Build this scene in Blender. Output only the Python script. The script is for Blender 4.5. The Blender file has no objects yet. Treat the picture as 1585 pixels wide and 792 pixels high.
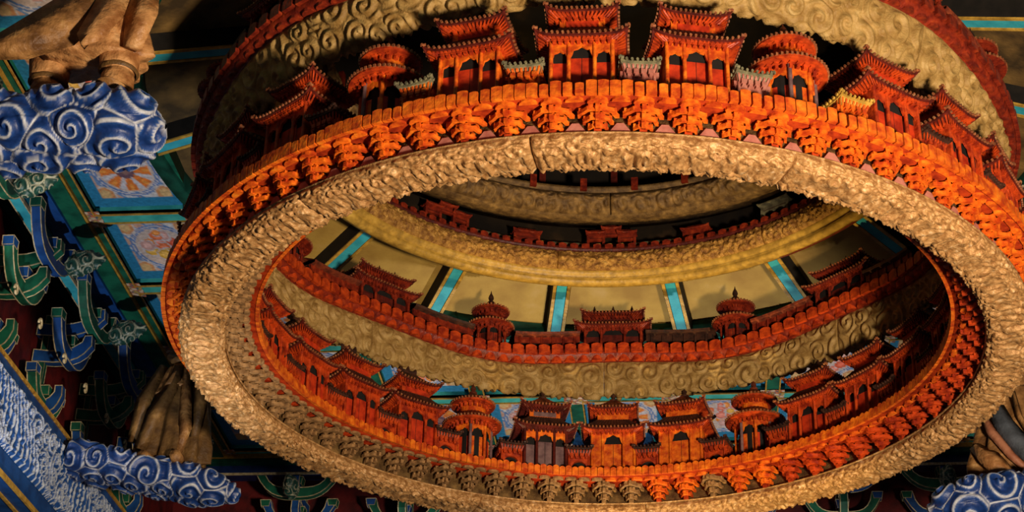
import bpy, math, random
import numpy as np
from mathutils import Vector, Matrix
random.seed(7); rng = np.random.default_rng(7)
S = bpy.context.scene; C = S.collection
PI = math.pi; TAU = 2*PI

# ------------------------------------------------------------------ camera
F, PITCH, YAW, ROLL = 2736.7, .5177, -.1053, .0263
CAM = Vector((.5375, -11.3858, -5.6169))
d = Vector((math.sin(YAW)*math.cos(PITCH), math.cos(YAW)*math.cos(PITCH), math.sin(PITCH)))
r0 = Vector((math.cos(YAW), -math.sin(YAW), 0)); u0 = r0.cross(d)
r1 = r0*math.cos(ROLL)+u0*math.sin(ROLL); u1 = -r0*math.sin(ROLL)+u0*math.cos(ROLL)
cd = bpy.data.cameras.new('camera'); cam = bpy.data.objects.new('camera', cd); C.objects.link(cam)
cd.sensor_width = 36; cd.lens = F/1585*36; cd.clip_end = 200
M4 = Matrix((r1, u1, -d)).transposed().to_4x4(); M4.translation = CAM
cam.matrix_world = M4; S.camera = cam
# ------------------------------------------------------------------ light
S.view_settings.view_transform = 'Standard'; S.view_settings.look = 'None'
S.view_settings.gamma = 1; S.view_settings.use_curve_mapping = False
S.view_settings.exposure = 0.0
W = bpy.data.worlds.new('hall_air'); S.world = W; W.use_nodes = True
W.node_tree.nodes['Background'].inputs[0].default_value = (.62, .72, .9, 1)
W.node_tree.nodes['Background'].inputs[1].default_value = .035
def aim(o, t):
    o.rotation_euler = (Vector(t)-o.location).to_track_quat('-Z', 'Y').to_euler()
def area(name, loc, tgt, size, power, col):
    l = bpy.data.lights.new(name, 'AREA'); l.shape = 'RECTANGLE'; l.size, l.size_y = size; l.energy = power; l.color = col
    o = bpy.data.objects.new(name, l); C.objects.link(o); o.location = loc; aim(o, tgt); return o
def spot(name, loc, tgt, power, col, ang, blend=.6, rad=.12):
    l = bpy.data.lights.new(name, 'SPOT'); l.energy = power; l.color = col; l.spot_size = math.radians(ang); l.spot_blend = blend; l.shadow_soft_size = rad
    o = bpy.data.objects.new(name, l); C.objects.link(o); o.location = loc; aim(o, tgt); return o
area('doorway_daylight', (3.9, -8.1, -5.0), (.3, .2, .6), (.8, .8), 1350, (1, .83, .62))
spot('floor_uplight', (1.0, -.2, -6.2), (.5, 2.5, 2.2), 1500, (1, .74, .30), 30)
spot('side_fill', (-3.0, -3.4, -6), (-4.0, 1.1, 1.95), 1500, (.95, .97, 1), 26)  # added fill spot brightening the left coffers, not a known fixture
spot('far_fill', (.6, 4.2, -6), (-.2, 5.0, 2.0), 1500, (1, .95, .88), 50)  # fill light added below the far coffers to lift them

# ------------------------------------------------------------------ materials
MATS = {}
def mat(name, c1, c2=None, rough=.6, scale=12, bump=.15, bscale=40, metal=0, c3=None, spec=.28):
    m = bpy.data.materials.new(name); m.use_nodes = True; nt = m.node_tree; N = nt.nodes; L = nt.links
    b = N['Principled BSDF']; b.inputs['Roughness'].default_value = rough; b.inputs['Metallic'].default_value = metal
    b.inputs['Specular IOR Level'].default_value = spec
    tc = N.new('ShaderNodeNewGeometry')
    n = N.new('ShaderNodeTexNoise'); n.inputs['Scale'].default_value = scale; n.inputs['Detail'].default_value = 5
    L.new(tc.outputs['Position'], n.inputs['Vector'])
    cr = N.new('ShaderNodeValToRGB'); e = cr.color_ramp.elements
    c2 = c2 or tuple(x*.7 for x in c1)
    e[0].position = .36; e[0].color = (*c2, 1); e[1].position = .6; e[1].color = (*c1, 1)
    if c3: k = e.new(.78); k.color = (*c3, 1)
    L.new(n.outputs['Fac'], cr.inputs['Fac']); L.new(cr.outputs['Color'], b.inputs['Base Color'])
    if bump:
        n2 = N.new('ShaderNodeTexNoise'); n2.inputs['Scale'].default_value = bscale; n2.inputs['Detail'].default_value = 4
        L.new(tc.outputs['Position'], n2.inputs['Vector'])
        bp = N.new('ShaderNodeBump'); bp.inputs['Strength'].default_value = bump; bp.inputs['Distance'].default_value = .02
        L.new(n2.outputs['Fac'], bp.inputs['Height']); L.new(bp.outputs['Normal'], b.inputs['Normal'])
    MATS[name] = m; return m
def paintmat(name, rough=.6, bump=.2):
    m = bpy.data.materials.new(name); m.use_nodes = True; nt = m.node_tree; N = nt.nodes; L = nt.links
    b = N['Principled BSDF']; b.inputs['Roughness'].default_value = rough
    a = N.new('ShaderNodeAttribute'); a.attribute_name = 'paint'
    n = N.new('ShaderNodeTexNoise'); n.inputs['Scale'].default_value = 30; n.inputs['Detail'].default_value = 5
    g = N.new('ShaderNodeNewGeometry'); L.new(g.outputs['Position'], n.inputs['Vector'])
    mr = N.new('ShaderNodeMapRange'); mr.inputs[1].default_value = .3; mr.inputs[2].default_value = .7; mr.inputs[3].default_value = .68; mr.inputs[4].default_value = 1.1
    L.new(n.outputs['Fac'], mr.inputs[0])
    mx = N.new('ShaderNodeVectorMath'); mx.operation = 'SCALE'; L.new(a.outputs['Color'], mx.inputs[0]); L.new(mr.outputs[0], mx.inputs['Scale'])
    L.new(mx.outputs[0], b.inputs['Base Color'])
    bp = N.new('ShaderNodeBump'); bp.inputs['Strength'].default_value = bump; bp.inputs['Distance'].default_value = .02
    L.new(n.outputs['Fac'], bp.inputs['Height']); L.new(bp.outputs['Normal'], b.inputs['Normal'])
    MATS[name] = m
mat('orange', (.80, .16, .010), (.44, .045, .006), .45, 16, .35, c3=(.92, .28, .02))
mat('orange_deep', (.55, .06, .008), (.24, .018, .005), .45, 16, .35)
mat('deck_red', (.40, .04, .007), (.2, .016, .005), .8, 16, .3, spec=.03)
mat('red', (.26, .026, .008), (.11, .010, .005), .42, 18, .35, c3=(.40, .06, .012))
mat('red_dark', (.12, .014, .008), (.05, .007, .005), .45, 14, .25)
mat('door', (.55, .04, .008), (.3, .018, .005), .5, 16, .15)
mat('roof', (.20, .035, .012), (.08, .016, .008), .55, 20, .25, c3=(.34, .07, .02))
mat('roof_dark', (.07, .024, .012), (.03, .012, .008), .55, 20, .25)
mat('roof_edge', (.34, .10, .035), (.16, .05, .02), .5, 30, .2, c3=(.4, .27, .12))
mat('roof_grey', (.22, .19, .10), (.10, .085, .05), .65, 22, .3)
mat('roof_blue', (.01, .07, .22), (.005, .03, .1), .4, 22, .2)
mat('pink', (.46, .17, .12), (.34, .1, .07), .7, 14, .2)
mat('mauve', (.22, .12, .11), (.12, .06, .06), .6, 14, .2)
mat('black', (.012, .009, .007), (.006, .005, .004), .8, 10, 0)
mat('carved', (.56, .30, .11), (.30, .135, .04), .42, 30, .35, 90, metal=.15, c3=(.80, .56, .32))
mat('carved_pale', (.42, .255, .08), (.26, .14, .035), .55, 12, .4, 70, c3=(.54, .36, .14))
mat('carved_gold', (.5, .25, .05), (.22, .09, .02), .42, 20, .6, 90, metal=.2, c3=(.7, .42, .12))
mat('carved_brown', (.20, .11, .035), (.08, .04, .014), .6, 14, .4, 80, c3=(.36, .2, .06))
mat('gold', (.58, .33, .05), (.34, .19, .03), .45, 14, .25, c3=(.70, .44, .09), spec=.4)
mat('gold_line', (.5, .27, .04), (.32, .15, .02), .45, 20, .1)
mat('bare', (.36, .19, .07), (.17, .085, .03), .7, 26, .35)
mat('teal', (.06, .40, .34), (.03, .28, .25), .5, 8, .12)
mat('teal_blue', (.05, .42, .50), (.03, .31, .4), .5, 8, .12)
mat('green', (.01, .12, .065), (.005, .06, .035), .5, 8, .12)
mat('green_deep', (.008, .075, .045), (.004, .035, .022), .5, 8, .12)
mat('blue', (.012, .07, .26), (.007, .04, .16), .45, 8, .12)
mat('blue_deep', (.006, .02, .10), (.003, .01, .05), .5, 8, .12)
mat('cream', (.55, .45, .27), (.33, .25, .13), .55, 30, .15)
mat('maroon', (.10, .006, .006), (.04, .003, .004), .6, 6, .15)
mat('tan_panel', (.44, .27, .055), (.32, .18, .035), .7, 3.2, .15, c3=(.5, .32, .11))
mat('brown_panel', (.17, .095, .028), (.05, .03, .012), .7, 4, .2, c3=(.32, .18, .05))
mat('dark_panel', (.014, .009, .005), (.007, .005, .004), .8, 3, .15, c3=(.05, .025, .01), spec=.1)
mat('wood', (.34, .16, .05), (.12, .05, .015), .5, 9, .9, 22, c3=(.5, .28, .1))
mat('wood_pale', (.52, .25, .09), (.24, .09, .026), .45, 9, .9, 22, c3=(.66, .38, .17))
mat('wood_dark', (.15, .075, .022), (.075, .036, .012), .55, 8, .5, 30, c3=(.32, .17, .05))
mat('sash_grey', (.09, .10, .12), (.05, .055, .065), .5, 8, .3)
mat('sash_pink', (.42, .17, .09), (.28, .09, .045), .5, 8, .3)
paintmat('paint'); paintmat('cloud_paint', .45, .25)

# ------------------------------------------------------------------ mesh helpers
class MB:
    def __init__(s): s.v = []; s.f = []
    def add(s, v, f):
        o = len(s.v); s.v += [tuple(p) for p in v]; s.f += [tuple(i+o for i in q) for q in f]; return s
    def box(s, x0, x1, y0, y1, z0, z1):
        return s.add([(x0,y0,z0),(x1,y0,z0),(x1,y1,z0),(x0,y1,z0),(x0,y0,z1),(x1,y0,z1),(x1,y1,z1),(x0,y1,z1)],
            [(3,2,1,0),(4,5,6,7),(0,1,5,4),(1,2,6,5),(2,3,7,6),(3,0,4,7)])
    def prism(s, poly, a, b, ax=1):
        """poly of 2-D points extruded from a to b along axis ax (others in order)"""
        n = len(poly)
        def P(p, t):
            q = list(p); q.insert(ax, t); return q
        v = [P(p, a) for p in poly]+[P(p, b) for p in poly]
        f = [tuple(range(n)), tuple(range(2*n-1, n-1, -1))]+[(i, i+n, (i+1) % n+n, (i+1) % n) for i in range(n)]
        return s.add(v, f)
    def lathe(s, prof, n=16, cx=0, cy=0, a0=0, a1=TAU):
        full = abs(a1-a0-TAU) < 1e-6; m = n if full else n+1; k = len(prof)
        v = [(cx+r*math.cos(a0+(a1-a0)*i/n), cy+r*math.sin(a0+(a1-a0)*i/n), z) for i in range(m) for r, z in prof]
        f = [(i*k+j, ((i+1) % m)*k+j, ((i+1) % m)*k+j+1, i*k+j+1) for i in range(n) for j in range(k-1)]
        return s.add(v, f)
    def tube(s, pts, rad, n=6):
        pts = [Vector(p) for p in pts]; rr = rad if hasattr(rad, '__len__') else [rad]*len(pts)
        v = []; f = []
        for i, p in enumerate(pts):
            t = (pts[min(i+1, len(pts)-1)]-pts[max(i-1, 0)]).normalized()
            a = t.orthogonal().normalized() if i == 0 else (a-t*a.dot(t)).normalized()
            b = t.cross(a)
            v += [p+(a*math.cos(TAU*k/n)+b*math.sin(TAU*k/n))*rr[i] for k in range(n)]
        for i in range(len(pts)-1):
            f += [(i*n+k, i*n+(k+1) % n, (i+1)*n+(k+1) % n, (i+1)*n+k) for k in range(n)]
        f += [tuple(range(n-1, -1, -1)), tuple(len(v)-n+k for k in range(n))]
        return s.add(v, f)
    def mesh(s, name, m, smooth=False):
        me = bpy.data.meshes.new(name); me.from_pydata(s.v, [], s.f); me.materials.append(MATS[m])
        import bmesh
        b = bmesh.new(); b.from_mesh(me); bmesh.ops.recalc_face_normals(b, faces=b.faces); b.to_mesh(me); b.free()
        if smooth: me.polygons.foreach_set('use_smooth', [True]*len(me.polygons))
        return me
    def build(s, name, m, parent=None, smooth=False):
        return obj(name, s.mesh(name, m, smooth), parent)
def obj(name, me, parent=None, loc=None, rz=None):
    o = bpy.data.objects.new(name, me); C.objects.link(o)
    if parent: o.parent = parent
    if loc: o.location = loc
    if rz is not None: o.rotation_euler.z = rz
    return o
def with_mat(me, m):
    k = me.copy(); k.materials[0] = MATS[m]; return k
def grid_mesh(name, P, m, closed_u=False, col=None, smooth=True):
    """P: (nu,nv,3) array"""
    nu, nv, _ = P.shape
    idx = np.arange(nu*nv).reshape(nu, nv)
    a = idx if closed_u else idx[:-1]; b = np.roll(idx, -1, 0) if closed_u else idx[1:]
    q = np.stack([a[:, :-1], b[:, :-1], b[:, 1:], a[:, 1:]], -1).reshape(-1, 4)
    me = bpy.data.meshes.new(name); me.vertices.add(nu*nv); me.vertices.foreach_set('co', P.reshape(-1).astype(np.float32))
    me.loops.add(q.size); me.loops.foreach_set('vertex_index', q.reshape(-1).astype(np.int32))
    me.polygons.add(len(q)); me.polygons.foreach_set('loop_start', np.arange(0, q.size, 4, dtype=np.int32))
    me.update(calc_edges=True); me.validate()
    if smooth: me.polygons.foreach_set('use_smooth', np.ones(len(me.polygons), bool))
    if col is not None:
        at = me.color_attributes.new('paint', 'FLOAT_COLOR', 'POINT')
        c = np.ones((nu*nv, 4), np.float32); c[:, :3] = col.reshape(-1, 3); at.data.foreach_set('color', c.reshape(-1))
    me.materials.append(MATS[m]); return me
def empty(name, loc=(0, 0, 0), rz=0):
    o = bpy.data.objects.new(name, None); C.objects.link(o); o.location = loc; o.rotation_euler.z = rz; o.empty_display_size = .1; return o
def tag(o, label, cat, group=None):
    o['label'] = label; o['category'] = cat
    if group: o['group'] = group
    return o
def struct(o): o['kind'] = 'structure'; return o
def copy_tree(o, parent=None):
    c = o.copy(); C.objects.link(c); c.parent = parent
    for ch in KIDS.get(o.name, [q for q in o.children]): copy_tree(ch, c)
    return c
KIDS = {}
def remember(o):
    ch = list(o.children); KIDS[o.name] = ch
    for q in ch: remember(q)
    return o

def swirl(U, V, sp, L, Wd, seed, turns=1.0, jit=.25):
    """scroll relief over a strip; returns height 0..1, ridge mask, border mask"""
    rg = np.random.default_rng(seed)
    nr = max(1, int(round(Wd/(sp*.8)))); nc = max(2, int(round(L/sp)))
    cu = []; cv = []
    for j in range(-1, nr+1):
        for i in range(-1, nc+2):
            cu.append((i+.5*(j % 2))*L/nc+rg.normal()*jit*sp*.6); cv.append((j+.5)*Wd/nr+rg.normal()*jit*sp*.5)
    cu = np.array(cu); cv = np.array(cv); sg = np.where(rg.random(len(cu)) < .5, -1, 1); ph = rg.random(len(cu))*TAU; sc = rg.uniform(.75, 1.25, len(cu))
    u = U.reshape(-1); v = V.reshape(-1); out = [np.empty(len(u)) for _ in range(3)]
    for a in range(0, len(u), 4000):
        du = u[a:a+4000, None]-cu; dv = v[a:a+4000, None]-cv
        D = np.sqrt(du**2+dv**2)/sc; o = np.argpartition(D, 1, 1)[:, :2]
        d1 = np.take_along_axis(D, o, 1); k = np.where(d1[:, 0] <= d1[:, 1], o[:, 0], o[:, 1]); f1 = d1.min(1); f2 = d1.max(1)
        ii = np.arange(len(k)); th = np.arctan2(dv[ii, k], du[ii, k])
        p = sp*.30/turns
        rid = (.5+.5*np.cos(sg[k]*th+TAU*f1/p*.5+ph[k]))**1.4
        bord = np.clip((f2-f1)/(.22*sp), 0, 1)
        h = (.6*rid+.4*np.clip(1-f1/sp, 0, 1))*(.25+.75*bord**.6)
        out[0][a:a+4000] = h; out[1][a:a+4000] = rid; out[2][a:a+4000] = bord
    return [x.reshape(U.shape) for x in out]

def swirl3(P, N, sp, seed, turns=1.8):
    """scrolls scattered over a closed surface; P,N (n,3)"""
    rg = np.random.default_rng(seed); cen = []; order = rg.permutation(len(P))[:6000]
    for i in order:
        p = P[i]
        if all(((p-P[c])**2).sum() > (sp*.86)**2 for c in cen): cen.append(i)
    cp = P[cen]; cn = N[cen]; up = np.array((0, 0, 1.)); e1 = np.cross(cn, up)+1e-6; e1 /= np.linalg.norm(e1, axis=1, keepdims=True); e2 = np.cross(cn, e1)
    sg = np.where(rg.random(len(cen)) < .5, -1, 1); ph = rg.random(len(cen))*TAU; sc = rg.uniform(.8, 1.25, len(cen))
    D = np.sqrt(((P[:, None]-cp[None])**2).sum(-1))/sc; o = np.argpartition(D, 1, 1)[:, :2]; d1 = np.take_along_axis(D, o, 1)
    k = np.where(d1[:, 0] <= d1[:, 1], o[:, 0], o[:, 1]); f1 = d1.min(1); f2 = d1.max(1); v = P-cp[k]
    th = np.arctan2((v*e2[k]).sum(1), (v*e1[k]).sum(1)); rim = np.clip(f1/(.5*sp), 0, 2)
    ang = sg[k]*th+TAU*turns*rim**.8+ph[k]; rid = .5+.5*np.cos(ang); bord = np.clip((f2-f1)/(.2*sp), 0, 1)
    return rid, bord, f1/sp
def ring_segments(parent, n, start, nu, nv, prof, length_v, sp, amp, m, seed, gap=.004, wave=None, turns=1.0, name='carved_segment', jit=.25, fine=False):
    """prof(t)-> R,z,nR,nz arrays for t in 0..1"""
    for k in range(n):
        a = start+np.linspace(0, 1, nu)*TAU/n; R0 = prof(np.array([.5]))[0][0]
        a = start+TAU*k/n+gap/R0+np.linspace(0, 1, nu)*(TAU/n-2*gap/R0)
        t = np.linspace(0, 1, nv)
        R, z, nR, nz = prof(t); L = TAU/n*R0
        U, V = np.meshgrid(np.linspace(0, L, nu), t*length_v, indexing='ij')
        h, _, _ = swirl(U, V, sp, L, length_v, seed+k, turns, jit)
        if fine: h = .68*h+.32*swirl(U, V, sp*.42, L, length_v, seed+k+50, 1, .5)[0]
        edge = np.minimum(1, np.minimum(t, 1-t)*14)
        eu = np.minimum(1, np.minimum(np.linspace(0, 1, nu), 1-np.linspace(0, 1, nu))*60)
        h = h*edge[None, :]*eu[:, None]*amp
        RR = R[None, :]+nR[None, :]*h; ZZ = z[None, :]+nz[None, :]*h
        if wave is not None: ZZ = ZZ+wave(a)[:, None]*np.clip((z-z.min())/(z.max()-z.min()), 0, 1)[None, :]
        P = np.stack([RR*np.cos(a)[:, None], RR*np.sin(a)[:, None], ZZ], -1)
        # close the ends of the block towards its middle line
        mid = P.mean(1, keepdims=True)
        P[0] = P[0]; cap0 = np.repeat(mid[:1], nv, 1); cap1 = np.repeat(mid[-1:], nv, 1)
        P = np.concatenate([cap0, P, cap1], 0)
        obj(name, grid_mesh(name, P, m), parent)

# ================================================================== SETTING
ZC = 2.0; RO = 3.5
FY = 6.1
XE = [-4.4, -3.45]+[-3.45+6.9/7*i for i in range(1, 7)]+[3.45, 4.4]
YE = [FY-1.25*i for i in range(0, 9)]
YB = YE[-1]
ceil = struct(empty('ceiling'))
def inside(x, y, R=RO): return x*x+y*y < R*R
def holed_plane(x0, x1, y0, y1, z, st, m, name, parent, R=RO):
    mb = MB(); nx = max(1, int((x1-x0)/st)); ny = max(1, int((y1-y0)/st)); id = {}
    for i in range(nx):
        for j in range(ny):
            xa, xb = x0+(x1-x0)*i/nx, x0+(x1-x0)*(i+1)/nx; ya, yb = y0+(y1-y0)*j/ny, y0+(y1-y0)*(j+1)/ny
            if inside((xa+xb)/2, (ya+yb)/2, R): continue
            q = []
            for p in ((xa, ya), (xb, ya), (xb, yb), (xa, yb)):
                key = (round(p[0], 4), round(p[1], 4))
                if key not in id: id[key] = len(mb.v); mb.v.append((*p, z))
                q.append(id[key])
            mb.f.append(tuple(q))
    if mb.f: return mb.build(name, m, parent)
holed_plane(-5.3, 5.3, YB-.2, FY+.5, ZC+.14, .12, 'green_deep', 'ceiling_board', ceil, RO+.1)
def medallion(w, h, kind, seed):
    rg = np.random.default_rng(seed); nu, nv = 54, 60
    U, V = np.meshgrid(np.linspace(-1, 1, nu), np.linspace(-1, 1, nv), indexing='ij')
    col = np.zeros((nu, nv, 3)); col[:] = (.02, .20, .38)
    inner = (np.abs(U) < .76) & (np.abs(V) < .76)
    u = U/.76; v = V/.76; r = np.hypot(u, v); th = np.arctan2(v, u)
    wob = np.sin(6*u+2*np.sin(4*v))*np.cos(5*v+2*np.sin(4*u))
    ground = np.where(wob[..., None] > .0, np.array((.66, .62, .62)), np.where(wob[..., None] > -.45, np.array((.16, .28, .5)), np.array((.62, .36, .26))))
    col = np.where(inner[..., None], ground, col)
    def put(mask, c): col[mask & inner] = c
    put((r > .80) & (r < .93), (.10, .2, .45)); put((r > .84) & (r < .88), (.62, .55, .55))
    put(r < .78, (.62, .48, .42))
    if kind == 0:
        pet = np.cos(8*th)
        put((r < .72) & (r > .24) & (pet > -.35), (.78, .2, .03)); put((r < .72) & (r > .5) & (pet > .75), (.85, .32, .06))
        put((r < .72) & (r > .24) & (pet <= -.55), (.62, .58, .62)); put(r < .27, (.16, .08, .11)); put(r < .13, (.3, .16, .14))
    else:
        for i in range(20):
            a = rg.random()*TAU; q = rg.random()**.5*.62; cx, cy = q*math.cos(a), q*math.sin(a); s = rg.uniform(.14, .24)
            dd = np.hypot(u-cx, v-cy); c = [(.7, .10, .04), (.78, .24, .03), (.70, .2, .14), (.74, .16, .05), (.62, .34, .3), (.74, .4, .05)][i % 6]
            put((dd < s) & (r < .78), c); put((dd < s*.5) & (r < .78), tuple(min(1, x*1.3+.06) for x in c)); put((dd > s*.86) & (dd < s) & (r < .78), (.6, .55, .58))
    for sx in (-1, 1):
        for sy in (-1, 1):
            dd = np.hypot(u-sx*.84, v-sy*.84); put(dd < .3, (.66, .3, .12)); put(dd < .16, (.7, .45, .2)); put((dd > .25) & (dd < .3), (.62, .55, .52))
    P = np.stack([U*w/2, V*h/2, np.zeros_like(U)], -1)
    return grid_mesh('coffer_panel', P, 'paint', col=col, smooth=False)
med = {}
def patch_mesh():
    U, V = np.meshgrid(np.linspace(-1, 1, 22), np.linspace(-1, 1, 22), indexing='ij')
    k = np.sin(7*U+2*np.sin(5*V))+np.cos(8*V+1.5*np.sin(6*U))
    col = np.where(k[..., None] > .7, np.array((.62, .5, .35)), np.where(k[..., None] > -.2, np.array((.5, .13, .05)), np.where(k[..., None] > -1, np.array((.05, .12, .16)), np.array((.45, .3, .08)))))
    return grid_mesh('floral_patch', np.stack([U*.12, V*.13, 0*U], -1), 'paint', col=col, smooth=False)
patch = patch_mesh()
beadX = {}
for i in range(len(XE)-1):
    for j in range(len(YE)-1):
        x0, x1 = XE[i], XE[i+1]; y1, y0 = YE[j], YE[j+1]
        nx = min(max(0, x0), x1) if x0 > 0 else (0 if x1 > 0 else x1); nx = max(x0, min(0, x1)); ny = max(y0, min(0, y1))
        near = math.hypot(nx, ny); far = max(math.hypot(a, b) for a in (x0, x1) for b in (y0, y1))
        if far < RO: continue
        bt = .075
        cx, cy = (x0+x1)/2, (y0+y1)/2
        if near > RO-.12:
            w, h = x1-x0-2*bt, y1-y0-2*bt
            key = (round(w, 2), (i*2+j*3) % 4)
            if key not in med: med[key] = medallion(w, h, 0 if key[1] in (0,) else 1, 11+key[1])
            p = obj('coffer_panel', med[key], ceil, (cx, cy, ZC+.07)); 
        else:
            holed_plane(x0, x1, y0, y1, ZC+.02, .07, 'teal', 'infill_board', ceil, RO+.03)
        # batten frame of the coffer: green faces with gold bead
        if near > RO-.12:
            for (a, b, c, e) in ((x0-.0, x1, y0, y0+bt), (x0, x1, y1-bt, y1)):
                MB().box(a, b, c, e, ZC, ZC+.13).build('batten', 'teal', ceil)
            for (a, b, c, e) in ((x0, x0+bt, y0+bt, y1-bt), (x1-bt, x1, y0+bt, y1-bt)):
                MB().box(a, b, c, e, ZC+.003, ZC+.13).build('batten', 'green', ceil)
            g = MB()
            for (a, b, c, e) in ((x0+bt-.014, x1-bt+.014, y0+bt-.014, y0+bt), (x0+bt-.014, x1-bt+.014, y1-bt, y1-bt+.014), (x0+bt-.014, x0+bt, y0+bt, y1-bt), (x1-bt, x1-bt+.014, y0+bt, y1-bt)):
                g.box(a, b, c, e, ZC-.012, ZC+.03)
            g.build('gold_bead', 'gold_line', ceil)
        for (a, b) in ((x0, y0), (x1, y0), (x0, y1), (x1, y1)):
            key = (round(a, 2), round(b, 2))
            if key in beadX or math.hypot(a, b) < RO+.1: continue
            beadX[key] = 1; obj('floral_patch', patch, ceil, (a, b, ZC-.006))
MB().lathe([(RO, ZC+.12), (RO, ZC-.03), (RO+.02, ZC-.035), (RO+.13, ZC-.02), (RO+.14, ZC+.1)], 120).build('opening_trim', 'green_deep', ceil, True)
# conical upper ceiling with radial beams
up = struct(empty('ceiling_upper'))
RI, ZI, ZR = 2.5, 2.38, 2.06
NB = 18
def cone_z(R): return ZR+(RO-R)/(RO-RI)*(ZI-ZR)
MB().lathe([(RO+.02, ZC+.1), (RO+.02, ZR+.06), (RO+.1, ZR+.1)], 120).build('opening_wall', 'dark_panel', up, True)
for k in range(NB):
    a0 = PI/2+TAU*(k-.5)/NB; a1 = a0+TAU/NB
    am = (a0+a1)/2
    v = []; n = 8
    for i in range(n+1):
        a = a0+(a1-a0)*i/n
        for R in (RI, (RI+RO)/2, RO+.02): v.append((R*math.cos(a), R*math.sin(a), cone_z(R)+.06))
    f = [(i*3+j, (i+1)*3+j, (i+1)*3+j+1, i*3+j+1) for i in range(n) for j in range(2)]
    MB().add(v, f).build('panel', 'tan_panel' if math.sin(am) > .45 else 'brown_panel', up)  # far panels plain tan, near and side ones darker mottled brown
def beam_mb(w0, w1, z0, z1, m, name, parent, a, R0=RI, R1=RO+.01):
    mb = MB(); v = []
    for R in (R0, R1):
        for (w, z) in ((w0, z0), (w1, z0), (w1, z1), (w0, z1)):
            v.append((R*math.cos(a)-w*math.sin(a), R*math.sin(a)+w*math.cos(a), cone_z(R)+z))
    mb.add(v, [(0, 1, 2, 3), (7, 6, 5, 4), (0, 4, 5, 1), (1, 5, 6, 2), (2, 6, 7, 3), (3, 7, 4, 0)])
    return mb.build(name, m, parent)
for k in range(NB):
    a = PI/2+TAU*(k+.5)/NB
    b = beam_mb(-.085, .085, -.1, .06, 'black', 'beam', up, a)
    beam_mb(-.045, .045, -.108, -.098, 'teal_blue', 'painted_strip', b, a)
    beam_mb(-.08, -.05, -.112, -.098, 'gold', 'gilt_strip', b, a)
    beam_mb(.05, .08, -.112, -.098, 'gold', 'gilt_strip', b, a)
MB().lathe([(2.62, ZI+.05), (2.62, 3.3), (1.9, 4.0), (.6, 4.3), (.001, 4.35)], 72).build('well_wall', 'dark_panel', up, True)
for k in range(24):
    a = TAU*k/24
    v = [(2.6*math.cos(a)-w*math.sin(a), 2.6*math.sin(a)+w*math.cos(a), z) for z in (2.75, 3.25) for w in (-.03, .03)]
    v += [(2.55*math.cos(a)-w*math.sin(a), 2.55*math.sin(a)+w*math.cos(a), z) for z in (2.75, 3.25) for w in (-.03, .03)]
    MB().add(v, [(0, 1, 3, 2), (4, 6, 7, 5), (0, 4, 5, 1), (2, 3, 7, 6), (0, 2, 6, 4), (1, 5, 7, 3)]).build('post', 'red_dark', up)

# side cornice strips, walls
def strips(sgn):
    t = struct(empty('trim_1' if sgn < 0 else 'trim_2'))
    X = lambda x: sgn*x
    def bx(a, b, z0, z1, m, nm): a, b = sorted((X(a), X(b))); MB().box(a, b, YB, FY+.2, z0, z1).build(nm, m, t)
    bx(4.4, 4.42, 1.97, 2.05, 'gold_line', 'gold_bead'); bx(4.42, 4.57, 1.96, 2.1, 'green', 'green_board'); bx(4.57, 4.74, 1.93, 2.1, 'blue', 'blue_board')
    bx(4.76, 4.86, 1.84, 2.1, 'teal_blue', 'teal_beam'); bx(4.755, 4.765, 1.835, 1.87, 'cream', 'outline'); bx(4.855, 4.865, 1.835, 1.87, 'cream', 'outline')
    return t
strips(-1); strips(1)
t = struct(empty('trim_3'))
MB().box(-4.9, 4.9, FY, FY+.02, 1.95, 2.05).build('gold_bead', 'gold_line', t)
MB().box(-4.9, 4.9, FY+.02, FY+.1, 1.9, 2.1).build('green_board', 'green_deep', t)
MB().box(-4.9, 4.9, FY+.1, FY+.3, 1.8, 2.1).build('blue_board', 'blue_deep', t)
MB().box(-4.9, 4.9, FY+.095, FY+.11, 1.79, 1.815).build('outline', 'cream', t)
struct(MB().box(-5.3, -5.15, YB, FY+.9, -.45, 2.1).build('wall_left', 'maroon'))
struct(MB().box(5.15, 5.3, YB, FY+.9, -.45, 2.1).build('wall_right', 'maroon'))
struct(MB().box(-5.15, 5.15, FY+.75, FY+.9, -.45, 2.1).build('wall_far', 'maroon'))

# ================================================================== RING BUILDING BLOCKS
def half_disc(r, z0, z1, y0=0, n=7, lobes=0):
    mb = MB(); pts = []
    for i in range(n+1):
        a = PI*i/n; rr = r*(1+(.06 if i % 2 else -.03)*lobes); pts.append((rr*math.cos(a), y0+rr*.85*math.sin(a)))
    return mb.prism(pts, z0, z1, 2)
def tier_mesh(k):
    r = (.058, .088, .118)[k]; z = (.030, .074, .120)[k]
    mb = half_disc(r, z+.012, z+.020, .0, 9, 1)
    o_ = [(r*(1+(.05 if i % 2 else -.03))*math.cos(PI*i/9), r*.85*(1+(.05 if i % 2 else -.03))*math.sin(PI*i/9)) for i in range(10)]
    i_ = [(x*.80, y*.78) for x, y in reversed(o_)]
    mb.prism(o_+i_, z-.006, z+.013, 2)
    m2 = half_disc(r*.52, z+.017, z+.048, 0, 7, 0); mb.add(m2.v, m2.f)
    for i in range(4):
        a = PI*(i+.5)/4; x, y = r*.86*math.cos(a), r*.74*math.sin(a); s = .010+.003*k
        mb.box(x-s, x+s, y-s, y+s, z+.016, z+.034)
    mb.box(-.013, .013, 0, r*.85+.016, z-.010, z+.022)
    return mb
TIER = [tier_mesh(k).mesh('tier', 'orange') for k in range(3)]
STEM = MB().box(-.022, .022, -.03, .036, -.005, .03).box(-.014, .014, -.03, .045, .02, .16).mesh('bracket', 'orange_deep')
LOBE_A = half_disc(.062, .150, .170, .060, 7, 0).mesh('eave_lobe', 'orange')
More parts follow.
